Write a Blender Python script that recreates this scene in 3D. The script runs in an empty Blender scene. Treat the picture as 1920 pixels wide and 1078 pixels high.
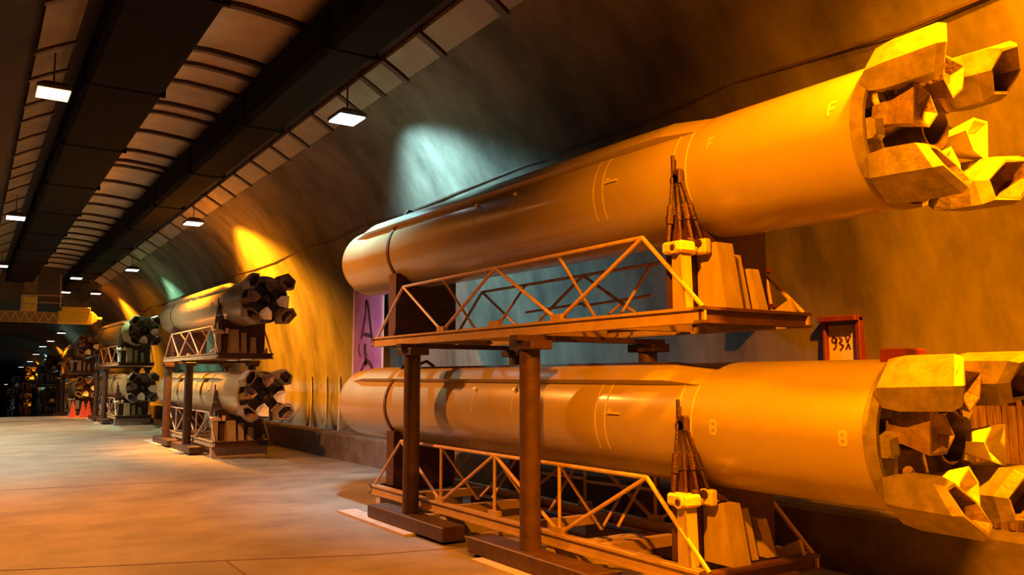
import bpy, bmesh, math, random
from mathutils import Vector, Matrix
random.seed(7)
PI = math.pi
scene = bpy.context.scene
COL = scene.collection

# ------------------------------------------------------------------ camera
cam_d = bpy.data.cameras.new('camera'); cam = bpy.data.objects.new('camera', cam_d); COL.objects.link(cam)
F_PX = 1552.0
cam_d.sensor_fit = 'HORIZONTAL'; cam_d.sensor_width = 36.0; cam_d.lens = 36.0 * F_PX / 1920.0
cam_d.clip_start = 0.1; cam_d.clip_end = 500
EYE = 1.9
pitch = math.atan(167 / F_PX); yaw = math.atan(1020 / math.hypot(F_PX, 167))
cam.location = (0, 0, EYE)
cam.rotation_euler = (PI / 2 + pitch, 0, -yaw)
scene.camera = cam
# ------------------------------------------------------------------ world, exposure
world = bpy.data.worlds.new('world'); scene.world = world; world.use_nodes = True
world.node_tree.nodes['Background'].inputs[0].default_value = (0.02, 0.004, 0.002, 1)
world.node_tree.nodes['Background'].inputs[1].default_value = 0.3
vs = scene.view_settings
vs.view_transform = 'Standard'; vs.look = 'None'; vs.gamma = 1; vs.use_curve_mapping = False
vs.exposure = 0.0
# ------------------------------------------------------------------ lamp settings (light is made in each lamp's builder)
SODIUM = (1.0, 0.27, 0.0); AMBER = (1.0, 0.33, 0.006); COLD = (0.40, 0.88, 1.0); TEAL = (0.35, 1.0, 0.62)
WARMW = (1.0, 0.80, 0.46); PINKW = (1.0, 0.32, 0.05)
# y, colour, spot watts, point watts
RIGHT_LAMPS = [(1.6, SODIUM, 9000, -24, 140), (12.29, COLD, 2300, -38, 122), (23.2, AMBER, 12000, -36, 122), (34.8, TEAL, 2200, -32, 104), (45.8, AMBER, 9000, -32, 110)]
LEFT_LAMPS = [(2.3, SODIUM, 6600, -42, 110), (13.5, PINKW, 5200, -14, 134), (24.9, (1.0, 0.88, 0.60), 4000, -10, 136), (36.2, WARMW, 4200, 4, 142), (47.5, WARMW, 1500, 0, 136)]


# ------------------------------------------------------------------ materials
def mat(name, c1, c2=None, rough=0.6, metal=0.0, scale=6.0, bump=0.0, stretch=(1, 1, 1), coat=0.0, detail=6, bscale=None, spec=0.5, ramp=(0.35, 0.68)):
    m = bpy.data.materials.new(name); m.use_nodes = True
    nt = m.node_tree; N = nt.nodes; L = nt.links; b = N['Principled BSDF']
    b.inputs['Roughness'].default_value = rough; b.inputs['Metallic'].default_value = metal
    b.inputs['Coat Weight'].default_value = coat; b.inputs['Coat Roughness'].default_value = 0.12
    b.inputs['Specular IOR Level'].default_value = spec
    tc = N.new('ShaderNodeTexCoord'); mp = N.new('ShaderNodeMapping'); mp.inputs['Scale'].default_value = stretch
    L.new(tc.outputs['Object'], mp.inputs['Vector'])
    no = N.new('ShaderNodeTexNoise'); no.inputs['Scale'].default_value = scale; no.inputs['Detail'].default_value = detail
    no.inputs['Roughness'].default_value = 0.62
    L.new(mp.outputs[0], no.inputs['Vector'])
    cr = N.new('ShaderNodeValToRGB'); e = cr.color_ramp.elements
    e[0].position = ramp[0]; e[1].position = ramp[1]
    e[0].color = (*c1, 1); e[1].color = (*(c2 or c1), 1)
    L.new(no.outputs['Fac'], cr.inputs[0]); L.new(cr.outputs[0], b.inputs['Base Color'])
    if bump:
        n2 = N.new('ShaderNodeTexNoise'); n2.inputs['Scale'].default_value = bscale or scale * 3; n2.inputs['Detail'].default_value = 5
        L.new(mp.outputs[0], n2.inputs['Vector'])
        bp = N.new('ShaderNodeBump'); bp.inputs['Strength'].default_value = bump; bp.inputs['Distance'].default_value = 0.03
        L.new(n2.outputs['Fac'], bp.inputs['Height']); L.new(bp.outputs[0], b.inputs['Normal'])
    return m


def emis(name, col, s):
    m = bpy.data.materials.new(name); m.use_nodes = True
    b = m.node_tree.nodes['Principled BSDF']
    b.inputs['Base Color'].default_value = (0.8, 0.8, 0.8, 1)
    b.inputs['Emission Color'].default_value = (*col, 1); b.inputs['Emission Strength'].default_value = s
    return m


M_FLOOR = mat('floor_concrete', (0.13, 0.105, 0.09), (0.24, 0.20, 0.17), rough=0.6, scale=0.9, bump=0.18, bscale=14, stretch=(1, 1, 1), detail=9)
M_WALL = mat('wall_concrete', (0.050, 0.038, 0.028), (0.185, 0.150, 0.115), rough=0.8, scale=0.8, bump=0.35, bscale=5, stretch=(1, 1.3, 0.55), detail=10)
M_VAULT = mat('vault_paint_and_shade', (0.02, 0.012, 0.009), (0.035, 0.022, 0.016), rough=0.85, scale=1.5, bump=0.2)
M_KERB = mat('kerb_concrete', (0.08, 0.055, 0.045), (0.16, 0.12, 0.10), rough=0.8, scale=2.5, bump=0.4)
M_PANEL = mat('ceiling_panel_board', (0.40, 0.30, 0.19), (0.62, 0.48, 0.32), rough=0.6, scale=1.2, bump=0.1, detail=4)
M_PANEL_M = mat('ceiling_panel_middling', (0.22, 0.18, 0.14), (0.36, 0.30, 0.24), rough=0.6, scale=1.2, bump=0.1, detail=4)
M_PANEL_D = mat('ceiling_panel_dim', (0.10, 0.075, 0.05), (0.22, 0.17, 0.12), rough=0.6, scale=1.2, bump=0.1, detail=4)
M_RIB = mat('dark_steel_rib', (0.05, 0.025, 0.018), (0.09, 0.05, 0.03), rough=0.6, scale=6)
M_DUCT = mat('black_duct_sheet', (0.006, 0.005, 0.004), (0.010, 0.008, 0.007), rough=0.9, spec=0.1, scale=3)
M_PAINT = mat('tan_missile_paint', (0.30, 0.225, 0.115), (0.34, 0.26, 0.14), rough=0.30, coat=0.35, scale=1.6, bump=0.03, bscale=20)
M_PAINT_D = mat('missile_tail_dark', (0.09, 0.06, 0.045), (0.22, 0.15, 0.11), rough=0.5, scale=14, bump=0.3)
M_FIN = mat('fin_paint', (0.13, 0.10, 0.07), (0.24, 0.185, 0.13), rough=0.42, scale=9, bump=0.15)
M_FIN_IN = mat('fin_inner_metal', (0.12, 0.07, 0.05), (0.26, 0.17, 0.12), rough=0.5, metal=0.2, scale=12, bump=0.3)
M_NOZ = mat('nozzle_scorched_steel', (0.03, 0.018, 0.015), (0.07, 0.04, 0.03), rough=0.4, metal=0.4, scale=8)
M_CUP = mat('pale_lit_vernier_metal', (0.75, 0.68, 0.50), (0.9, 0.85, 0.7), rough=0.35, scale=10, bump=0.2)
M_MARK = mat('pale_marking', (0.44, 0.35, 0.20), (0.52, 0.42, 0.25), rough=0.5, scale=12)
M_BAND = mat('dark_strap_webbing', (0.05, 0.02, 0.015), (0.10, 0.04, 0.03), rough=0.8, scale=20)
M_TRUSS = mat('red_oxide_tube_paint', (0.40, 0.25, 0.20), (0.54, 0.36, 0.30), rough=0.45, scale=12, bump=0.1)
M_BEAM = mat('ochre_beam_paint', (0.32, 0.21, 0.12), (0.42, 0.28, 0.16), rough=0.5, scale=5, bump=0.1)
M_SADDLE = mat('maroon_saddle_paint', (0.045, 0.014, 0.010), (0.075, 0.025, 0.018), rough=0.6, scale=6)
M_GUSSET = mat('ochre_gusset_board', (0.30, 0.22, 0.13), (0.40, 0.30, 0.18), rough=0.6, scale=5, stretch=(3, 3, 0.6))
M_POST = mat('brown_post_steel', (0.035, 0.014, 0.010), (0.065, 0.028, 0.020), rough=0.5, scale=7, bump=0.15)
M_PLANK = mat('grey_plank', (0.34, 0.26, 0.24), (0.48, 0.38, 0.34), rough=0.7, scale=4, stretch=(5, 1, 5), bump=0.2)
M_ROD = mat('dark_chain_steel', (0.03, 0.010, 0.008), (0.08, 0.03, 0.02), rough=0.5, metal=0.1, scale=18, bump=0.4)
M_CLAMP = mat('pale_clamp_steel', (0.62, 0.45, 0.36), (0.75, 0.58, 0.46), rough=0.4, scale=14)
M_YELLOW = mat('crane_yellow', (0.88, 0.62, 0.03), (0.92, 0.70, 0.05), rough=0.45, scale=4)
M_LATT = mat('crane_lattice_ochre', (0.62, 0.38, 0.12), (0.80, 0.58, 0.26), rough=0.5, scale=6)
M_BOXB2 = mat('crane_beam_ochre', (0.40, 0.22, 0.04), (0.55, 0.32, 0.06), rough=0.5, scale=5)
M_BOXB = mat('brown_column_sheet', (0.24, 0.13, 0.05), (0.34, 0.20, 0.09), rough=0.6, scale=3)
M_BANNER = mat('purple_banner_cloth', (0.26, 0.08, 0.30), (0.42, 0.20, 0.46), rough=0.8, scale=1.4)
M_BANFRAME = mat('banner_pale_edge', (0.52, 0.34, 0.36), (0.62, 0.44, 0.44), rough=0.6, scale=4)
M_INK = mat('banner_dark_ink', (0.045, 0.01, 0.03), (0.06, 0.015, 0.04), rough=0.8)
M_REDP = mat('red_brown_frame_paint', (0.085, 0.010, 0.007), (0.13, 0.02, 0.013), rough=0.5, scale=6)
M_SIGN = mat('sign_plaster', (0.44, 0.33, 0.22), (0.54, 0.42, 0.29), rough=0.8, scale=3)
M_SHEET = mat('rusty_brown_sheet', (0.05, 0.025, 0.015), (0.15, 0.08, 0.045), rough=0.6, scale=5, stretch=(1, 6, 0.6), bump=0.3)
M_LAMPBODY = mat('lamp_housing_grey', (0.06, 0.05, 0.05), (0.09, 0.08, 0.07), rough=0.6)
M_CONE = mat('cone_red_orange', (0.80, 0.10, 0.05), (0.85, 0.16, 0.08), rough=0.5)
M_REDTAG = mat('dark_red_cover', (0.09, 0.003, 0.002), (0.13, 0.005, 0.003), rough=0.6, scale=5)
M_SEAM = mat('floor_joint_tar', (0.10, 0.05, 0.035), (0.15, 0.08, 0.05), rough=0.9)
M_PIPE = mat('wall_pipe_paint', (0.40, 0.24, 0.13), (0.52, 0.34, 0.2), rough=0.5, scale=6)


# ------------------------------------------------------------------ mesh helpers
class MB:
    def __init__(s):
        s.bm = bmesh.new()

    def box(s, x0, x1, y0, y1, z0, z1, bev=0.0):
        r = bmesh.ops.create_cube(s.bm, size=1)
        vs_ = r['verts']
        for v in vs_:
            v.co = Vector(((x0 + x1) / 2 + v.co.x * (x1 - x0), (y0 + y1) / 2 + v.co.y * (y1 - y0), (z0 + z1) / 2 + v.co.z * (z1 - z0)))
        if bev:
            es = list({e for v in vs_ for e in v.link_edges})
            bmesh.ops.bevel(s.bm, geom=es, offset=bev, segments=1, affect='EDGES')
        return s

    def bar(s, a, b, r, n=8, r2=None):
        a = Vector(a); b = Vector(b); d = b - a; L = d.length
        m = Matrix.Translation((a + b) / 2) @ d.to_track_quat('Z', 'Y').to_matrix().to_4x4()
        bmesh.ops.create_cone(s.bm, cap_ends=True, segments=n, radius1=r, radius2=r if r2 is None else r2, depth=L, matrix=m)
        return s

    def path(s, pts, r, n=8):
        for a, b in zip(pts[:-1], pts[1:]):
            s.bar(a, b, r, n)
        for p in pts[1:-1]:
            bmesh.ops.create_icosphere(s.bm, subdivisions=1, radius=r * 1.05, matrix=Matrix.Translation(p))
        return s

    def lathe_y(s, prof, cz=0.0, cx=0.0, n=48, a0=0.0, a1=2 * PI, close=True):
        # prof: list of (y, r); around the Y axis
        full = abs(a1 - a0 - 2 * PI) < 1e-6
        k = n if full else n + 1
        rings = []
        for (y, r) in prof:
            if r < 1e-6:
                rings.append([s.bm.verts.new((cx, y, cz))])
            else:
                rings.append([s.bm.verts.new((cx + r * -math.cos(a0 + (a1 - a0) * i / n), y, cz + r * math.sin(a0 + (a1 - a0) * i / n))) for i in range(k)])
        for A, B in zip(rings[:-1], rings[1:]):
            m = k if full else k - 1
            for i in range(m):
                j = (i + 1) % k
                if len(A) == 1 and len(B) == 1: continue
                if len(A) == 1: s.bm.faces.new((A[0], B[i], B[j]))
                elif len(B) == 1: s.bm.faces.new((A[i], A[j], B[0]))
                else: s.bm.faces.new((A[i], A[j], B[j], B[i]))
        return s

    def loft(s, secs, cap=True):
        # secs: list of closed point loops of the same count
        R = [[s.bm.verts.new(p) for p in sec] for sec in secs]
        n = len(R[0])
        for A, B in zip(R[:-1], R[1:]):
            for i in range(n):
                j = (i + 1) % n
                s.bm.faces.new((A[i], A[j], B[j], B[i]))
        if cap:
            s.bm.faces.new(R[0]); s.bm.faces.new(list(reversed(R[-1])))
        return s

    def prism(s, poly, axis, a, b):
        # poly in the plane normal to axis ('x': (y,z), 'y': (x,z), 'z': (x,y))
        def P(u, v, w):
            return {'x': (w, u, v), 'y': (u, w, v), 'z': (u, v, w)}[axis]
        return s.loft([[P(u, v, a) for u, v in poly], [P(u, v, b) for u, v in poly]])

    def mesh(s, name, m, smooth=False):
        bmesh.ops.recalc_face_normals(s.bm, faces=s.bm.faces)
        me = bpy.data.meshes.new(name); s.bm.to_mesh(me); s.bm.free()
        me.materials.append(m)
        if smooth:
            for p in me.polygons: p.use_smooth = True
            me.set_sharp_from_angle(angle=math.radians(35))
        return me

    def build(s, name, m, parent=None, smooth=False):
        return obj(name, s.mesh(name, m, smooth), parent)


def obj(name, me, parent=None):
    o = bpy.data.objects.new(name, me); COL.objects.link(o)
    if parent is not None: o.parent = parent
    return o


def tag(o, label, cat, group=None, kind=None):
    if label: o['label'] = label
    if cat: o['category'] = cat
    if group: o['group'] = group
    if kind: o['kind'] = kind
    return o


def thing(name, label, cat, loc=(0, 0, 0), group=None):
    o = bpy.data.objects.new(name, None); COL.objects.link(o); o.location = loc; o.empty_display_size = 0.2
    return tag(o, label, cat, group)


CH = {}


def dup(root, loc, label, group=None):
    def cp(o, parent):
        c = o.copy(); COL.objects.link(c)
        if parent is not None: c.parent = parent
        for k in [q for q in ALLOBJ if q.parent is o]: cp(k, c)
        return c
    ALLOBJ = [q for q in COL.objects]
    r = cp(root, None); r.location = loc; r['label'] = label
    if group: r['group'] = group
    return r


def struct(name, mb_or_me, m=None, parent=None, smooth=False):
    o = mb_or_me.build(name, m, parent, smooth) if isinstance(mb_or_me, MB) else obj(name, mb_or_me, parent)
    o['kind'] = 'structure'
    return o


# tunnel path: straight and level to y=46, then it drops
def off(y):
    if y <= 46: return 0.0, 0.0
    t = y - 46
    return 0.0, -0.045 * t


# ------------------------------------------------------------------ the tunnel
CX = 2.9
SEC = [(4.8, 0), (4.86, 1.2), (4.80, 2.3), (4.60, 3.3), (4.25, 4.3), (3.75, 5.2), (3.15, 5.95), (2.5, 6.50), (1.7, 6.92), (0.85, 7.15), (0, 7.22)]
YS = [-6] + [i * 1.0 for i in range(-5, 46)] + [46 + i * 4 for i in range(0, 30)]


def sweep(sec, ys=YS):
    mb = MB(); prev = None
    for y in ys:
        dx, dz = off(y)
        row = [mb.bm.verts.new((CX + a + dx, y, b + dz)) for a, b in sec]
        if prev:
            for i in range(len(row) - 1): mb.bm.faces.new((prev[i], prev[i + 1], row[i + 1], row[i]))
        prev = row
    return mb


def thick(o, t):
    m = o.modifiers.new('thick', 'SOLIDIFY'); m.thickness = t; m.offset = -1


def smoothsec(sec, n=3):
    out = []
    for i in range(len(sec) - 1):
        p0 = sec[max(i - 1, 0)]; p1 = sec[i]; p2 = sec[i + 1]; p3 = sec[min(i + 2, len(sec) - 1)]
        for k in range(n):
            t = k / n
            out.append(tuple(0.5 * ((2 * p1[c]) + (-p0[c] + p2[c]) * t + (2 * p0[c] - 5 * p1[c] + 4 * p2[c] - p3[c]) * t * t + (-p0[c] + 3 * p1[c] - 3 * p2[c] + p3[c]) * t ** 3) for c in (0, 1)))
    out.append(sec[-1]); return out


wr = smoothsec(SEC[:8])
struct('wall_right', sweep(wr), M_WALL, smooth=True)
struct('wall_left', sweep([(-a, b) for a, b in wr]), M_VAULT, smooth=True)  # dark vault colour stands in for shade on this wall, less bounced light
cs = smoothsec(SEC)[21:]
cs = cs + [(-a, b) for a, b in reversed(cs[:-1])]
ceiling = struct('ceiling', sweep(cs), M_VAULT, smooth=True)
struct('floor', sweep([(-5.2, 0), (5.2, 0)]), M_FLOOR)
ye = YS[-1]; dx, dz = off(ye)
struct('wall_end', MB().box(CX - 6 + dx, CX + 6 + dx, ye - 0.5, ye, dz - 1, dz + 8), M_VAULT)
struct('wall_back', MB().box(CX - 6, CX + 6, -6.3, -6, -0.5, 8), M_VAULT)
# kerb running along the foot of the wall
kp = [(4.35, 0.0), (4.38, 0.54), (4.42, 0.58), (4.9, 0.58), (4.9, 0.0)]
k = MB(); prev = None
for y in YS:
    dx, dz = off(y)
    row = [k.bm.verts.new((CX + a + dx, y, b + dz)) for a, b in kp]
    if prev:
        for i in range(len(row) - 1): k.bm.faces.new((prev[i], prev[i + 1], row[i + 1], row[i]))
    prev = row
struct('baseboard_right', k, M_KERB)
k = MB(); prev = None
for y in YS:
    dx, dz = off(y)
    row = [k.bm.verts.new((CX - a + dx, y, b + dz)) for a, b in kp]
    if prev:
        for i in range(len(row) - 1): k.bm.faces.new((prev[i], prev[i + 1], row[i + 1], row[i]))
    prev = row
struct('baseboard_left', k, M_KERB)
# floor joints
fl = bpy.data.objects['floor']


def joint(pts, w=0.02):
    mb = MB()
    for (a, b) in zip(pts[:-1], pts[1:]):
        a = Vector((*a, 0.0025)); b = Vector((*b, 0.0025)); d = (b - a).normalized(); n = Vector((-d.y, d.x, 0)) * w
        mb.bm.faces.new([mb.bm.verts.new(p) for p in (a - n, b - n, b + n, a + n)])
    mb.build('floor_joint', M_SEAM, fl)


joint([(-2, 10.75), (0.4, 9.78), (1.42, 9.38), (2.4, 9.02), (3.75, 8.46), (5.26, 8.16), (7.2, 7.5)], 0.014)
for y in (16.2, 24.0, 32.5): joint([(-2, y + 0.7), (2, y + 0.2), (7.2, y - 0.6)], 0.012)
joint([(2.35, -3), (2.35, 9.0)], 0.01)


# ceiling strips: boards between dark ribs, following the vault
def vault_z(x):
    a = abs(x - CX)
    s_ = smoothsec(SEC)
    for p, q in zip(s_[:-1], s_[1:]):
        if q[0] <= a <= p[0] and p[1] > 3: return q[1] + (p[1] - q[1]) * (a - q[0]) / (p[0] - q[0] + 1e-9)
    return 7.2


ribs = [4.0, 5.9, 7.6, 8.4, 9.6, 11.47, 13.38, 14.09, 15.08, 16.47, 17.11, 18.63, 20.41, 21.49, 22.07, 23.99, 26.03, 27.5, 29.39, 30.7, 32.11, 33.65, 35.1, 36.43, 37.99, 39.6, 41.03, 43, 45]


def strip(x0, x1, ribs_, nsub, drop, pm=M_PANEL):
    for a, b in zip(ribs_[:-1], ribs_[1:]):
        g = 0.10 if b - a > 1 else 0.07
        secs = []
        y0, y1 = a + g, b - g
        loops = []
        for y in (y0, y1):
            top = []; bot = []
            for i in range(nsub + 1):
                x = x0 + (x1 - x0) * i / nsub; z = vault_z(x) - drop
                bot.append((x, y, z - 0.04)); top.append((x, y, z + 0.02))
            loops.append(bot + list(reversed(top)))
        mb = MB().loft(loops)
        o = mb.build('ceiling_panel', pm, ceiling)
    for y in ribs_:
        loops = []
        for yy in (y - 0.055, y + 0.055):
            top = []; bot = []
            for i in range(nsub + 1):
                x = x0 - 0.03 + (x1 - x0 + 0.06) * i / nsub; z = vault_z(x) - drop
                bot.append((x, yy, z - (0.10 if nsub == 4 else 0.07))); top.append((x, yy, z + 0.03))
            loops.append(bot + list(reversed(top)))
        MB().loft(loops).build('rib', M_RIB, ceiling)


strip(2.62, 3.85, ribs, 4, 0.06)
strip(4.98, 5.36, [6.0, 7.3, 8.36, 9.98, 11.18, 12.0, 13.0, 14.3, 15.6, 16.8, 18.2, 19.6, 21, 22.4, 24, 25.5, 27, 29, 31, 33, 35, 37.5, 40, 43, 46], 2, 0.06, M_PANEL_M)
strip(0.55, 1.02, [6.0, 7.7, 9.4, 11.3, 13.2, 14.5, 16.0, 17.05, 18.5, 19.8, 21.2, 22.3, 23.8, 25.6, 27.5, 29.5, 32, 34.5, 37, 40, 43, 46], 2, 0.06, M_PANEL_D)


# long black ducts between the strips
def duct(x0, x1, z0, label):
    t = thing('ventilation_duct', label, 'duct', ((x0 + x1) / 2, 20, z0))
    hw = (x1 - x0) / 2
    b = 0.08
    for a in range(-6, 46, 4):
        y0 = a - 20; y1 = a + 4 - 20
        prof = [(-hw + b, 0), (hw - b, 0), (hw, b), (hw, 0.62), (-hw, 0.62), (-hw, b)]
        MB().prism(prof, 'y', y0 + 0.01, y1 - 0.01).build('duct_section', M_DUCT, t)
        MB().box(-hw - 0.02, hw + 0.02, y1 - 0.03, y1 + 0.03, -0.02, 0.6).build('flange', M_DUCT, t)
        for sx in (-hw * 0.6, hw * 0.6): MB().bar((sx, y0 + 2, 0.6), (sx, y0 + 2, vault_z((x0 + x1) / 2 + sx) - z0 + 0.02), 0.012, 6).build('hanger', M_RIB, t)


duct(3.66, 4.36, 6.15, 'long black ceiling duct on the right, beside the wide panelled strip')
duct(1.25, 2.40, 6.42, 'wide black ceiling duct on the left, between the narrow and the wide panelled strips')


# ------------------------------------------------------------------ lamps
def face_cols(c):
    m = max(c); return tuple(0.55 + 0.45 * q / m for q in c)


LAMP_GROUPS = {}


def spot(parent, loc, rot, col, w, size, blend, rad=0.12):
    d = bpy.data.lights.new('lamp_light', 'SPOT'); d.energy = w; d.color = col; d.spot_size = math.radians(size); d.spot_blend = blend; d.shadow_soft_size = rad
    o = bpy.data.objects.new('lamp_light', d); COL.objects.link(o); o.parent = parent; o.location = loc; o.rotation_euler = rot
    return o


def lamp(x, y, z, col, label, spot_w=0, point_w=0, tilt=0.0, size=150, blend=0.6, em=3.5, rod=0.45, scale=1.0, group=None, tint=None):
    t = thing('ceiling_lamp', label, 'lamp', (x, y, z), group)
    w, l = 0.225 * scale, 0.27 * scale
    MB().loft([[(-w, -l, 0.02), (w, -l, 0.02), (w, l, 0.02), (-w, l, 0.02)], [(-w, -l, 0.07), (w, -l, 0.07), (w, l, 0.07), (-w, l, 0.07)], [(-w * .5, -l * .5, 0.16), (w * .5, -l * .5, 0.16), (w * .5, l * .5, 0.16), (-w * .5, l * .5, 0.16)]]).build('housing', M_LAMPBODY, t)
    c = tint or face_cols(col)
    MB().box(-w * .92, w * .92, -l * .92, l * .92, -0.005, 0.018).build('diffuser', emis('lamp_glass', c, em), t)
    MB().bar((0, 0, 0.15), (0, 0, 0.15 + rod), 0.014, 6).build('rod', M_RIB, t)
    if spot_w:
        spot(t, (0, 0, -0.06), (0, tilt, 0), col, spot_w, size, blend)
    if point_w:
        d = bpy.data.lights.new('lamp_glow', 'POINT'); d.energy = point_w; d.color = col; d.shadow_soft_size = 0.15
        o = bpy.data.objects.new('lamp_glow', d); COL.objects.link(o); o.parent = t; o.location = (0, 0, -0.12)
    return t


rl = ['strong orange lamp overhead, above the tail of the nearest missiles', 'bright cold white ceiling lamp, nearest of the right-hand row in view', 'warm white ceiling lamp above the missiles of the second rack', 'small white ceiling lamp, third in view of the right-hand row', 'white ceiling lamp just above the right end of the yellow crane beam']
for (y, c, sw, ti, sz), lb in zip(RIGHT_LAMPS, rl):
    x = 4.86 if y < 30 else 5.1
    lamp(x, y, 6.0, c, lb, sw, 0, tilt=math.radians(ti), size=sz, blend=0.75, rod=0.45)
ll = ['orange lamp overhead near the camera, over the open floor', 'glowing orange ceiling lamp on the narrow left strip, nearest of the left row in view', 'white ceiling lamp second in view of the left row', 'small white ceiling lamp at the left edge above the crane', 'white lamp behind the crane at the left edge']
for (y, c, sw, ti, sz), lb in zip(LEFT_LAMPS, ll):
    lamp(0.80, y, 6.0, c, lb, sw, 0, tilt=math.radians(ti), size=sz, blend=0.7, rod=0.72, tint=(1, 0.62, 0.22) if y < 15 else None, em=5 if y < 15 else 3.5)
far = [(3.62, 39.5, 6.05), (3.86, 47, 6.1), (4.59, 57, 4.51), (4.83, 68, 4.42), (5.08, 79.5, 4.38), (5.29, 90.7, 4.32), (5.42, 102, 4.21), (5.13, 113, 3.7), (4.17, 124, 0.9)]
fl_l = ['small ceiling lamp on the wide strip, above the crane beam', 'small ceiling lamp just over the crane beam, left of its right end', 'white lamp just under the crane beam, start of the far descending row', 'second lamp of the far descending row under the crane', 'third lamp of the far descending row', 'fourth lamp of the far descending row', 'fifth lamp of the far descending row', 'sixth, fainter lamp of the far descending row', 'lowest lamp of the far descending row, near the left edge']
for i, ((x, y, z), lb) in enumerate(zip(far, fl_l)):
    z = min(z, 6.0 + off(y)[1]) if y > 50 else z
    lamp(x, y, z, COLD if i % 2 else AMBER, lb, (2200 if i > 1 else 700) if i < 8 and i != 1 else 0, 0, tilt=math.radians(-30), size=140, em=3.5, tint=(1, 0.86, 0.78),
         rod=max(0.3, (6.6 + off(y)[1]) - z - 0.1), scale=1.0 if i < 4 else 1.2)


# ------------------------------------------------------------------ missile
R = 0.535
YM = 8.0    # the missile's origin lies at this y in the first rack


def tail_fin(parent, phi):
    # hollow trapezoid shell lying along the tail, phi from the near side (-X) upwards
    er = Vector((-math.cos(phi), 0, math.sin(phi))); et = Vector((math.sin(phi), 0, math.cos(phi)))
    C = Vector((0, 0, R))

    def sec(y, r0, r1, w, k=1.0):
        pts = [(r0, -w * .55), (r0 + (r1 - r0) * .35, -w * 1.12), (r1 - .03, -w * .80), (r1, w * .45), (r0 + (r1 - r0) * .55, w * 1.1), (r0 + .02, w * .6)]
        cr = sum(p[0] for p in pts) / 6; ct = sum(p[1] for p in pts) / 6
        return [C + er * (cr + (r - cr) * k) + et * (ct + (t - ct) * k) + Vector((0, y + (t * .35 - (r - .5) * .5 if y < -4.95 else 0), 0)) for r, t in pts]
    y0 = -4.70
    out = [sec(y0 + 0.08, .50, .555, .10), sec(y0 - 0.03, .42, .66, .19), sec(y0 - 0.16, .40, .68, .21), sec(y0 - 0.42, .40, .69, .20), sec(y0 - 0.48, .43, .67, .17)]
    mb = MB()
    R_ = [[mb.bm.verts.new(p) for p in s_] for s_ in out + [sec(y0 - 0.48, .43, .67, .17, 0.86)]]
    for A, B in zip(R_[:-1], R_[1:]):
        for i in range(6):
            j = (i + 1) % 6; mb.bm.faces.new((A[i], A[j], B[j], B[i]))
    mb.bm.faces.new(R_[0])
    f = mb.build('tail_fin', M_FIN, parent)
    lm = MB(); R2 = [[lm.bm.verts.new(p) for p in s_] for s_ in (sec(y0 - 0.478, .43, .67, .17, 0.859), sec(y0 - 0.28, .43, .67, .17, 0.80))]
    for i in range(6): lm.bm.faces.new((R2[0][i], R2[0][(i + 1) % 6], R2[1][(i + 1) % 6], R2[1][i]))
    lm.bm.faces.new(R2[1]); lm.build('fin_liner', M_FIN_IN, f)
    # hinge lug on the inner face
    p = C + er * .40 + Vector((0, y0 - 0.10, 0))
    MB().bar(p - et * .12, p + et * .12, 0.035, 8).build('hinge', M_FIN_IN, f)


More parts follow.
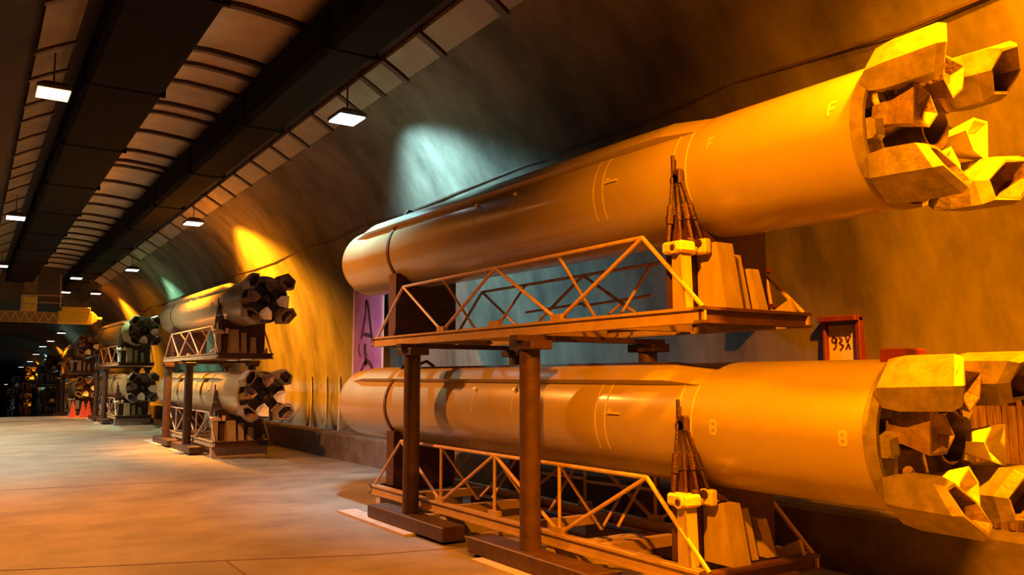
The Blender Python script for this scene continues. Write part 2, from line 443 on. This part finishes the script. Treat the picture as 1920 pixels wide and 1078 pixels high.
def make_missile():
    t = thing('missile', 'x', 'missile', (5.55, YM, 1.49 - R))
    prof = [(-4.70, R - 0.02), (-4.70, R)]
    ys = [-4.68, -3.0, -1.9, -0.5, 1.5, 2.98]
    prof += [(y, R) for y in ys]
    yn = 4.66; ln = 0.54
    prof += [(3.0, R), (3.6, R), (yn, R)]
    for i in range(1, 13):
        a = i / 12 * PI / 2
        prof.append((yn + ln * math.sin(a), R * math.cos(a) if i < 12 else 0))
    MB().lathe_y(prof, cz=R, n=64).build('body', M_PAINT, t, smooth=True)
    # tail: rim ring, recessed bulkhead
    MB().lathe_y([(-4.70, R - 0.025), (-4.70, R + 0.006), (-4.60, R + 0.006), (-4.60, R + 0.0)], cz=R, n=64).build('tail_rim', M_FIN, t, smooth=True)
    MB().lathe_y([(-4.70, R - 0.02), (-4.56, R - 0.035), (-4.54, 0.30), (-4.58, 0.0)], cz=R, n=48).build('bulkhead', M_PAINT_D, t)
    # main nozzle
    MB().lathe_y([(-4.55, 0.11), (-4.64, 0.10), (-4.74, 0.125), (-4.84, 0.16), (-4.90, 0.175), (-4.905, 0.165), (-4.84, 0.145), (-4.74, 0.11), (-4.68, 0.0)], cz=R, n=32).build('nozzle', M_NOZ, t, smooth=True)
    for q in range(4): tail_fin(t, PI / 4 + q * PI / 2)
    # four small cups between the fins, flared; two coloured pale to look lit
    for q in range(4):
        phi = q * PI / 2 + 0.15
        er = Vector((-math.cos(phi), 0, math.sin(phi))); et = Vector((math.sin(phi), 0, math.cos(phi)))
        C = Vector((0, 0, R)) + er * 0.33

        def tri(y, s_):
            return [C + er * (s_ * a) + et * (s_ * b) + Vector((0, y, 0)) for a, b in ((0.8, -1.0), (0.95, 0.9), (-0.3, 0.75), (-1.0, 0.0), (-0.4, -0.8))]
        mb = MB(); L_ = [[mb.bm.verts.new(p) for p in s_] for s_ in (tri(-4.56, .07), tri(-4.80, .09), tri(-5.02, .155), tri(-5.02, .135), tri(-4.97, .05))]
        for A, B in zip(L_[:-1], L_[1:]):
            for i in range(5): j = (i + 1) % 5; mb.bm.faces.new((A[i], A[j], B[j], B[i]))
        mb.bm.faces.new(list(reversed(L_[-1])))
        c = mb.build('steering_cup', M_CUP if q in (2, 3) else M_FIN_IN, t)
    # blocks on the bulkhead between the fins
    for q in range(4):
        phi = q * PI / 2 - 0.10
        er = Vector((-math.cos(phi), 0, math.sin(phi))); et = Vector((math.sin(phi), 0, math.cos(phi)))
        C = Vector((0, 0, R)) + er * 0.45
        s8 = lambda y, w: [C + er * a + et * b + Vector((0, y, 0)) for a, b in ((-.05, -w), (.05, -w * .8), (.05, w * .8), (-.05, w))]
        MB().loft([s8(-4.55, .09), s8(-4.74, .09), s8(-4.77, .06)]).build('actuator_block', M_FIN, t)
    # cable raceway on the upper flank: starts behind the tail section and runs to the nose
    a0, a1 = math.radians(39), math.radians(64)

    def race(y, h):
        n = 6
        inn = [(-(R - .01) * math.cos(a0 + (a1 - a0) * i / n), y, R + (R - .01) * math.sin(a0 + (a1 - a0) * i / n)) for i in range(n + 1)]
        outp = [(-(R + h) * math.cos(a0 + (a1 - a0) * i / n), y, R + (R + h) * math.sin(a0 + (a1 - a0) * i / n)) for i in range(n + 1)]
        return inn + list(reversed(outp))
    MB().loft([race(-3.05, 0.002), race(-2.62, 0.065), race(-2.0, 0.07), race(4.0, 0.07), race(4.45, 0.004)]).build('cable_raceway', M_PAINT, t)
    # dark band near the nose with its loose buckle on top
    s_ = MB().lathe_y([(2.96, R + .001), (2.965, R + .014), (3.035, R + .014), (3.04, R + .001)], cz=R, n=64).build('nose_band', M_BAND, t, smooth=True)
    MB().path([(-.30, 3.0, R * 2 - .05), (-.22, 2.97, R * 2 + .07), (-.08, 2.90, R * 2 + .04), (.05, 2.86, R * 2 + .10), (.15, 2.8, R * 2 + .02)], 0.022, 6).build('buckle', M_BAND, s_)
    # pale joint rings
    for y in (-1.77, -1.91, -2.86, -3.02):
        MB().lathe_y([(y - .009, R + .0005), (y - .008, R + .004), (y + .008, R + .004), (y + .009, R + .0005)], cz=R, n=56, a0=math.radians(-30), a1=math.radians(48)).build('joint_ring', M_MARK, t)
    for y in (-.30, 0.55):
        MB().lathe_y([(y - .006, R + .0005), (y - .005, R + .004), (y + .005, R + .004), (y + .006, R + .0005)], cz=R, n=40, a0=math.radians(0), a1=math.radians(35)).build('joint_ring', M_MARK, t)
        MB().bar((-(R - .01) * math.cos(.5), y, R + (R - .01) * math.sin(.5)), (-(R + .035) * math.cos(.5), y, R + (R + .035) * math.sin(.5)), 0.022, 8).build('stud', M_CUP, t)
    MB().bar((-R + .01, -1.98, R + .10), (-R - .002, -1.98, R + .10), 0.02, 10).build('fuel_cap', M_MARK, t)
    MB().box(-R - .012, -R + .02, -2.12, -1.95, R + .065, R + .085).build('handle', M_MARK, t)

    eight = [(0, 0, .55, 0), (.55, 0, .55, 1), (.55, 1, 0, 1), (0, 1, 0, 0), (0, .5, .55, .5)]
    ef = [(0, 0, 0, 1), (0, 1, .6, 1), (0, .5, .5, .5)]
    return t, eight, ef


# ------------------------------------------------------------------ cradle (frame of tubes and saddles that carries one missile)
def make_cradle(verticals, ZT, ZN):
    # local origin: centre line x=5.55, y=8, bottom of its frame
    t = thing('missile_cradle', 'x', 'cradle', (5.55, YM, 0))
    ya, yb = -3.32, 3.2
    for sx, nm in ((-1, 'side_beam'), (1, 'side_beam')):
        x = sx * 0.63
        MB().box(x - .05, x + .05, ya, yb, 0.105, 0.13).box(x - .05, x + .05, ya, yb, 0, 0.022).box(x - .012 - sx * -.015, x + .012 - sx * -.015, ya, yb, 0.02, 0.108).build(nm, M_BEAM, t)
    for y in (ya, yb - 0.1):
        s = 1 if y > 0 else -1
        MB().box(-.68, .68, y - .004, y + .10, 0.105, 0.131).box(-.68, .68, y - .004, y + .10, 0, 0.022).box(-.66, .66, y + .03, y + .06, 0.02, 0.108).build('end_beam', M_SADDLE, t)
    for y in (-1.9, -.55, .85, 2.1):
        MB().box(-.60, .60, y - .05, y + .05, 0.02, 0.12).build('cross_beam', M_BEAM, t)
    H = 0.79
    for sx in (-1, 1):
        x = sx * 0.63
        tr = .020
        MB().path([(x, -2.58, H), (x, 2.25, H)], tr).build('top_chord', M_TRUSS, t)
        for (y0, z0, y1, z1) in ((-2.58, H, -3.28, .13), (-2.58, H, -1.32, .13), (-1.32, .13, -.12, H), (-.12, H, 1.12, .13), (1.12, .13, 2.25, H), (2.25, H, 3.08, .13)):
            if (y0, y1) == (1.12, 2.25): MB().bar((x, y0, z0), (x, y1, z1), tr).build('diagonal', M_TRUSS, t); continue
            MB().bar((x, y0, z0), (x, y1, z1), tr).build('diagonal', M_TRUSS, t)
        for y in (-1.32, -.12, 1.12):
            if y != -.12 or verticals: MB().bar((x, y, H), (x - sx * .52, y, .12), tr * .85).build('cross_brace', M_TRUSS, t)
            if verticals: MB().bar((x, y, H), (x, y, .12), tr * .9).build('upright', M_TRUSS, t)
            MB().box(x - .035, x + .035, y - .09, y + .09, .13, .19).build('gusset_plate', M_BEAM, t)
    for (a, b) in ((-1.32, -.12), (-.12, 1.12)):
        MB().bar((.63, a, .45), (.63, b, .42), .016).build('tie_bar', M_TRUSS, t)
    for y in (-1.32, 1.12): MB().bar((-.1, y, .12), (.63, y + .5, .40), .016).build('tie_bar', M_TRUSS, t)

    # far saddle: solid cross plate with curved top
    def saddle_poly(w, z0, cut, zc):
        pts = [(-w, z0), (w, z0)]
        n = 14; r = R + 0.004
        top = []
        for i in range(n + 1):
            x = w - 2 * w * i / n
            top.append((x, max(z0 + .05, min(cut, zc - math.sqrt(max(r * r - x * x, 0.0))) if abs(x) < r else cut)))
        return pts + top
    MB().prism(saddle_poly(.49, .13, ZN - .36, ZN), 'y', 2.78, 3.02).build('nose_saddle', M_SADDLE, t)
    ns = MB().prism(saddle_poly(.56, .13, ZT - .38, ZT), 'y', -2.94, -2.80).build('tail_saddle', M_SADDLE, t)
    # gussets in front of the tail saddle, sloped front edges
    dz_ = ZT - 1.33
    for (x0, x1, top, dp) in ((-.64, -.52, .70, .10), (-.34, -.14, .70, .22), (-.06, .07, .63, .12), (.18, .30, .52, .12)):
        ln_ = .10 if x0 > -.5 else .02
        MB().prism([(-2.95, .13), (-2.95 - dp - ln_, .13), (-2.95 - dp, top + dz_), (-2.95, top + dz_)], 'x', x0, x1).build('saddle_gusset', M_GUSSET, ns)
    MB().prism([(-2.94, .13), (-3.28, .13), (-3.24, .26), (-3.05, .16)], 'x', .50, .54).build('saddle_gusset', M_GUSSET, ns)
    # clamp head on the near corner
    cl = MB().box(-.68, -.50, -3.10, -2.86, .60, .70, .02).bar((-.70, -3.02, .64), (-.46, -3.02, .64), .05, 10).build('clamp', M_CLAMP, t)
    MB().bar((-.705, -3.02, .64), (-.69, -3.02, .64), .028, 10).build('pin', M_SADDLE, cl)
    MB().box(-.44, -.36, -3.14, -3.0, .60, .73, .015).build('clamp', M_CLAMP, t)
    # tie rods up to the lug on the missile's flank
    lug = (-.56, -2.95, 1.29)
    MB().bar((-.52, -2.95, 1.24), (-.60, -2.95, 1.24), .05, 10).bar((-.585, -2.93, 1.20), (-.585, -2.93, 1.46), .018, 6).box(-.60, -.545, -3.02, -2.92, 1.20, 1.33, .01).build('lug', M_ROD, t)
    for i, (p, q, r) in enumerate([((-.59, -2.93, 1.26), (-.64, -2.90, .62), .018), ((-.58, -2.99, 1.24), (-.50, -3.06, .68), .016), ((-.575, -3.02, 1.22), (-.40, -3.08, .70), .016), ((-.585, -2.97, 1.2), (-.56, -2.98, .70), .013), ((-.40, -3.08, .70), (-.12, -3.06, .60), .016), ((-.55, -3.04, .72), (-.33, -3.10, .66), .02)]):
        mb = MB().bar(p, q, r, 8)
        p_, q_ = Vector(p), Vector(q); m_ = (p_ + q_) / 2; d = (q_ - p_) * .12
        mb.bar(m_ - d, m_ + d, r * 1.7, 8)
        mb.build('tie_rod', M_ROD, t)
    return t


# ------------------------------------------------------------------ rack of posts that carries the upper cradle
def make_rack():
    t = thing('steel_rack', 'x', 'rack', (5.55, YM, 0))
    for y in (-1.06, 1.60):
        for sx in (-1, 1):
            x = sx * .80
            p = MB().bar((x, y, .20), (x, y, 2.20), .105, 20).build('post', M_POST, t, smooth=True)
            MB().box(x - .13, x + .13, y - .22, y + .20, 2.17, 2.26, .01).build('cap_plate', M_POST, p)
            f = MB().box(x - .17, x + .13, y - 1.15, y + .95, .035, .20, .01).build('foot_beam', M_POST, t)
        MB().box(-1.0, 1.0, y - .07, y + .07, 2.26, 2.315).build('cap_beam', M_POST, t)
    for x in (-.80, .80): pass
    for y0, y1 in ((1.15, 3.30), (-1.75, -.42)):
        MB().box(-1.10, -.83, y0, y1, 0.0, .034).build('sole_plank', M_PLANK, t)
    MB().box(.70, .95, -2.2, 3.2, 0.0, .034).build('sole_plank', M_PLANK, t)
    for y in (-2.0, -1.3, .75, 2.3): MB().box(-.80, .90, y - .09, y + .09, 0.0, .034).build('cross_plank', M_PLANK, t)
    for y in (-3.1, -1.6, 1.9, 2.9): pass
    return t


def sleepers(t):
    for y in (-3.0, -1.2, 1.0, 2.9):
        MB().box(-.66, .66, y - .07, y + .07, -.25, 0).build('sleeper', M_PLANK, t)


ordn = ['nearest', 'second', 'third', 'fourth', 'fifth', 'sixth', 'seventh']
look_u = ['bright orange missile with big open tail fins, on the upper cradle of the nearest rack',
          'pale cream missile with a dark tail, on the upper level of the second rack',
          'tan missile with a dark green-black tail, on the upper level of the third rack',
          'small yellowish missile on the upper level of the fourth rack, under the crane end',
          'tiny yellow-lit missile on the upper level of the fifth rack',
          'tiny missile on the upper level of the sixth rack', 'farthest tiny missile, upper level of the seventh rack']
look_l = ['orange missile lying low behind two brown posts, lower level of the nearest rack',
          'pale cream missile with a lumpy dark tail, on the lower level of the second rack',
          'orange-tan missile on the lower level of the third rack', 'small missile on the lower level of the fourth rack',
          'tiny yellow-lit missile on the lower level of the fifth rack', 'tiny missile on the lower level of the sixth rack',
          'farthest tiny missile, lower level of the seventh rack']
ZU, ZL = 2.33, 0.25
mu, eight, ef = make_missile()
ml = dup(mu, (5.55, YM, 1.49 - R), look_l[0], 'missiles on the racks')
# marks differ between the two, so they are added to each
def add_marks(parent, sets):
    for strokes, y, a, h in sets:
        mb = MB()
        for (u0, v0, u1, v1) in strokes:
            n = 3
            for i in range(n):
                ua, va = u0 + (u1 - u0) * i / n, v0 + (v1 - v0) * i / n; ub, vb = u0 + (u1 - u0) * (i + 1) / n, v0 + (v1 - v0) * (i + 1) / n
                d = Vector((ub - ua, vb - va)).normalized() * .12; nn = Vector((-d.y, d.x))
                q = []
                for (u, v) in ((ua - nn.x, va - nn.y), (ub - nn.x, vb - nn.y), (ub + nn.x, vb + nn.y), (ua + nn.x, va + nn.y)):
                    an = a + v * h / R; q.append(mb.bm.verts.new((-(R + .003) * math.cos(an), y - u * h, R + (R + .003) * math.sin(an))))
                mb.bm.faces.new(q)
        mb.build('painted_mark', M_MARK, parent)


mu.location = (5.55, YM, 3.70 - R); mu.rotation_euler = (math.radians(0.75), 0, 0); mu['label'] = look_u[0]; mu['group'] = 'missiles on the racks'
cu = make_cradle(False, 1.33, 1.408); cu.location = (5.55, YM, ZU); cu['label'] = 'pinkish tube cradle carrying the upper missile of the nearest rack'; cu['group'] = 'missile cradles'
cl_ = make_cradle(True, 1.24, 1.24); cl_.location = (5.55, YM, ZL); cl_['label'] = 'pinkish tube cradle near the floor under the lower missile of the nearest rack'; cl_['group'] = 'missile cradles'
sleepers(cl_)
rk = make_rack(); rk['label'] = 'rack of thick brown round posts, nearest of the row'; rk['group'] = 'missile racks'
for k_ in range(1, 7):
    y = YM + 15.5 * k_; dx, dz = off(y); dx = -0.025 * max(0, y - 46)
    g = 'missiles on the racks'
    a = dup(mu, (5.55 + dx, y, 3.70 - R + dz), look_u[k_], g)
    b = dup(ml, (5.55 + dx, y, 1.49 - R + dz), look_l[k_], g)
    c = dup(cu, (5.55 + dx, y, ZU + dz), 'tube cradle on the upper level of the %s rack from the camera' % ordn[k_], 'missile cradles')
    d = dup(cl_, (5.55 + dx, y, ZL + dz), 'tube cradle on the lower level of the %s rack from the camera' % ordn[k_], 'missile cradles')
    e = dup(rk, (5.55 + dx, y, dz), 'dark post rack holding missiles, %s from the camera' % ordn[k_], 'missile racks')
    if y > 46:
        for o in (a, b, c, d, e): o.rotation_euler.x = -math.atan(0.045)
add_marks(mu, [(ef, -3.26, .22, .10), (ef, -4.42, .20, .10)])
add_marks(ml, [(eight, -3.24, -.08, .10), (eight, -4.42, -.10, .09)])

# dark red cover resting on top of the lower missile's tail, with its ribbon
rt = MB().box(-.13, .13, -.10, .10, 0, .10, .01).build('tail_cover', M_REDTAG)
tag(rt, 'small dark red box resting on top of the lower missile tail', 'cover'); rt.location = (5.52, 3.40, 1.995)
rb = MB().path([(.12, -.10, .04), (.15, -.16, -.02), (.13, -.19, -.08)], .015, 6).build('ribbon', M_CLAMP, rt)

# ------------------------------------------------------------------ yellow bridge crane
CY = 46.0
cr = thing('bridge_crane', 'yellow bridge crane spanning the tunnel far ahead, with patterned beam', 'crane', (1.6, CY, 4.5))
MB().box(-2.9, 1.9, -.20, .20, 0, .06).box(-2.9, 1.9, -.20, .20, .46, .52).box(-2.9, 1.9, -.14, -.10, .06, .46).box(-2.9, 1.9, .10, .14, .06, .46).build('bridge_beam', M_BOXB2, cr)
MB().box(1.9, 3.42, -.24, .24, -.02, .60, .03).box(2.05, 3.3, -.3, .3, .60, .80, .02).build('end_box', M_YELLOW, cr)
MB().prism([(3.42, 0.02), (3.62, .14), (3.62, .42), (3.42, .6)], 'y', -.2, .2).build('end_nose', M_LATT, cr)
for i in range(12):
    x = -2.9 + i * .4
    MB().bar((x, -.215, .06), (x + .2, -.215, .47), .03, 5).build('lattice_bar', M_LATT, cr)
    MB().bar((x + .2, -.215, .47), (x + .4, -.215, .06), .03, 5).build('lattice_bar', M_LATT, cr)
tz = MB().box(.32, .98, -.34, .34, .52, 1.32, .02).build('trolley', M_LATT, cr)
MB().box(.40, .90, -.37, -.34, .62, .84).build('panel', M_YELLOW, tz); MB().box(.40, .90, -.37, -.34, .94, 1.2).build('panel', M_YELLOW, tz)
MB().loft([[(.36, -.25, 1.32), (.94, -.25, 1.32), (.94, .25, 1.32), (.36, .25, 1.32)], [(.50, -.25, 2.55), (.96, -.25, 2.55), (.96, .25, 2.55), (.50, .25, 2.55)]]).build('mast', M_BOXB, cr)
MB().bar((2.0, 0, .75), (1.95, 0, 2.4), .03, 6).build('cable', M_CLAMP, cr)
MB().bar((3.60, 0, .24), (3.85, 0, .24), .12, 12).build('rail_wheel', M_RIB, cr)
MB().box(-3.4, -2.9, -.24, .24, -.02, .7, .03).build('end_box', M_YELLOW, cr)
MB().box(1.0, 2.1, -.03, .03, 1.30, 1.36).build('handrail', M_TRUSS, cr); MB().box(1.0, 2.1, -.03, .03, .95, 1.0).build('handrail', M_TRUSS, cr)

# ------------------------------------------------------------------ purple banner on the wall behind the nose
def wall_x(z):
    s_ = wr
    for p, q in zip(s_[:-1], s_[1:]):
        if p[1] <= z <= q[1]: return CX + p[0] + (q[0] - p[0]) * (z - p[1]) / (q[1] - p[1])
    return CX + 4.8


bn = thing('wall_banner', 'tall purple banner with dark lettering on the wall behind the missile noses', 'banner', (7.22, 16.7, 1.3))


def bpt(u, v, d=.03):   # u: 0 left (far) .. 1 right (near); v height
    z = 1.3 + 2.62 * v; y = 17.52 - 1.66 * u
    return Vector((-d, y - 16.7, z - 1.3))


def quadstrip(u0, u1, v0, v1, d, n=8, t=.012):
    a = []
    mb = MB()
    loops = []
    for i in range(n + 1):
        v = v0 + (v1 - v0) * i / n
        loops.append([bpt(u0, v, d), bpt(u1, v, d), bpt(u1, v, d - t), bpt(u0, v, d - t)])
    return mb.loft(loops)


quadstrip(.05, .95, .02, .98, .03).build('cloth', M_BANNER, bn)
quadstrip(0, .05, 0, 1, .05).build('edge_batten', M_BANFRAME, bn); quadstrip(.95, 1, 0, 1, .05).build('edge_batten', M_BANFRAME, bn)


MB().bar((-.03, -.90, 2.64), (-.03, .88, 2.64), .03, 8).build('hanging_bar', M_BANFRAME, bn)
for yy in (-.7, .7): MB().bar((-.03, yy, 2.64), (.25, yy, 2.72), .012, 6).build('bracket', M_RIB, bn)


def bstroke(pts, w):
    mb = MB()
    for (a, b) in zip(pts[:-1], pts[1:]):
        A = bpt(*a, .036); B = bpt(*b, .036); d = (B - A).normalized(); n = Vector((0, d.z, -d.y)) * w
        mb.bm.faces.new([mb.bm.verts.new(p) for p in (A - n, B - n, B + n, A + n)])
    mb.build('lettering', M_INK, bn)


for pts, w in [([(.42, .86), (.40, .74), (.33, .62), (.28, .54)], .045), ([(.42, .86), (.50, .80), (.55, .68), (.62, .56), (.66, .50)], .06),
               ([(.35, .58), (.50, .57), (.60, .56)], .04), ([(.42, .50), (.40, .44), (.46, .38), (.44, .32)], .07), ([(.46, .36), (.36, .32), (.28, .27), (.32, .23)], .05),
               ([(.48, .36), (.60, .33), (.68, .28), (.62, .24)], .055), ([(.22, .50), (.20, .44), (.26, .40)], .03)]: bstroke(pts, w)

# framed number on the wall, right
sg = thing('wall_sign', 'dark red framed plaque with three scrawled numerals on the right wall', 'sign', (7.7, 5.4, 1.5))
def wb(y0, y1, z0, z1, d0, d1, name, m, par, bev=0):
    zc = (z0 + z1) / 2
    x = wall_x(zc)
    return MB().box(x - d1 - 7.7, x - d0 - 7.7, y0 - 5.4, y1 - 5.4, z0 - 1.5, z1 - 1.5, bev).build(name, m, par)
wb(5.20, 5.58, 1.5, 2.50, -.06, .05, 'plaque', M_SIGN, sg)
wb(5.56, 5.60, 1.5, 2.52, -.06, .11, 'frame_bar', M_REDP, sg, .008)
wb(5.15, 5.205, 1.5, 2.52, -.06, .11, 'frame_bar', M_REDP, sg, .008)
wb(5.15, 5.60, 2.47, 2.53, -.06, .12, 'frame_bar', M_REDP, sg, .008)
wx = wall_x(2.0) - .053 - 7.7


def sstroke(pts, w=.011):
    mb = MB()
    for (a, b) in zip(pts[:-1], pts[1:]):
        A = Vector((wx, 5.535 - a[0] - 5.4, a[1] + 2.18 - 1.5)); B = Vector((wx, 5.535 - b[0] - 5.4, b[1] + 2.18 - 1.5)); d = (B - A).normalized(); n = Vector((0, d.z, -d.y)) * w
        mb.bm.faces.new([mb.bm.verts.new(p) for p in (A - n, B - n, B + n, A + n)])
    mb.build('numeral', M_INK, sg)


sstroke([(.07, .11), (.03, .14), (.01, .09), (.05, .07), (.07, .12), (.06, .03), (.03, .0)])
sstroke([(.10, .13), (.14, .10), (.10, .07), (.15, .04), (.11, -.01)])
sstroke([(.18, .14), (.20, .07), (.24, .15)]); sstroke([(.18, .0), (.21, .06), (.23, .0)])

# conduit on the wall right of the upper cradle
cd = thing('wall_conduit', 'thin vertical conduit on the wall right of the upper cradle', 'pipe', (7.6, 6.25, 2.0))
cd_pts = [(wall_x(z) - .03 - 7.6, 0, z - 2.0) for z in (2.56, 2.8, 3.1, 3.4, 3.8)]
MB().path(cd_pts, .022, 8).build('pipe', M_PIPE, cd)
for z in (2.7, 3.1, 3.6): MB().box(wall_x(z) - .06 - 7.6, wall_x(z) + .02 - 7.6, -.05, .05, z - 2.02, z - 1.98).build('clip', M_REDP, cd)
MB().box(wall_x(3.0) - .14 - 7.6, wall_x(3.0) + .02 - 7.6, .12, .30, .55, 1.35, .01).build('junction_box', M_SADDLE, cd)

# ribbed brown sheet standing on the kerb at the right
sh = thing('ribbed_panel', 'brown ribbed metal panel standing against the wall on the kerb, behind the lower missile tail', 'panel', (7.6, 3.2, .58))
MB().box(-.02, .02, -1.0, .82, 0, 1.14).build('sheet', M_SHEET, sh)
for i in range(15): MB().box(-.05, -.02, -.98 + i * .125, -.94 + i * .125, .01, 1.13).build('rib', M_SHEET, sh)
MB().box(-.06, .03, -1.0, .82, 1.13, 1.17).build('top_rail', M_REDP, sh)
for z in (.3, .75): MB().bar((-.055, .3, z), (-.055, -.9, z), .008, 6).build('wire', M_CLAMP, sh)

# three small cones far along the floor
for i, (x, y) in enumerate(((4.22, 44.3), (4.62, 44.0), (4.84, 43.9))):
    c_ = thing('traffic_cone', ['leftmost of the three small red cones on the far floor, left of the third rack', 'middle one of the three small red cones on the far floor', 'rightmost of the three small red cones on the far floor'][i], 'cone', (x, y, 0), 'far traffic cones')
    MB().box(-.2, .2, -.2, .2, 0, .04).build('base', M_CONE, c_)
    MB().bar((0, 0, .04), (0, 0, .75), .16, 14, r2=.03).build('body', M_CONE, c_)

# wall details: pale vertical battens near the second rack, wall seams
for i, (y, w) in enumerate(((19.6, .05), (20.5, .03), (21.6, .04))):
    z0 = .58; z1 = 1.9
    tb = MB().loft([[(wall_x(z) - .04, y, z), (wall_x(z) - .04, y + w, z), (wall_x(z) + .03, y + w, z), (wall_x(z) + .03, y, z)] for z in (z0, 1.0, 1.5, z1)]).build('wall_batten', M_SIGN)
    tag(tb, ['pale upright batten on the wall above the kerb, nearest of three past the banner', 'thin upright batten on the wall, middle of three past the banner', 'upright batten on the wall, farthest of three, beside the second rack'][i], 'batten', 'wall battens')
# cable along the wall high up
cbp = [(wall_x(5.0) - .02, y, 5.0 + .06 * math.sin(y * 1.3)) for y in range(0, 46, 2)]
cb = MB().path(cbp, .018, 5).build('wall_cable', M_RIB); tag(cb, 'thin dark cable running high along the curved right wall', 'cable')
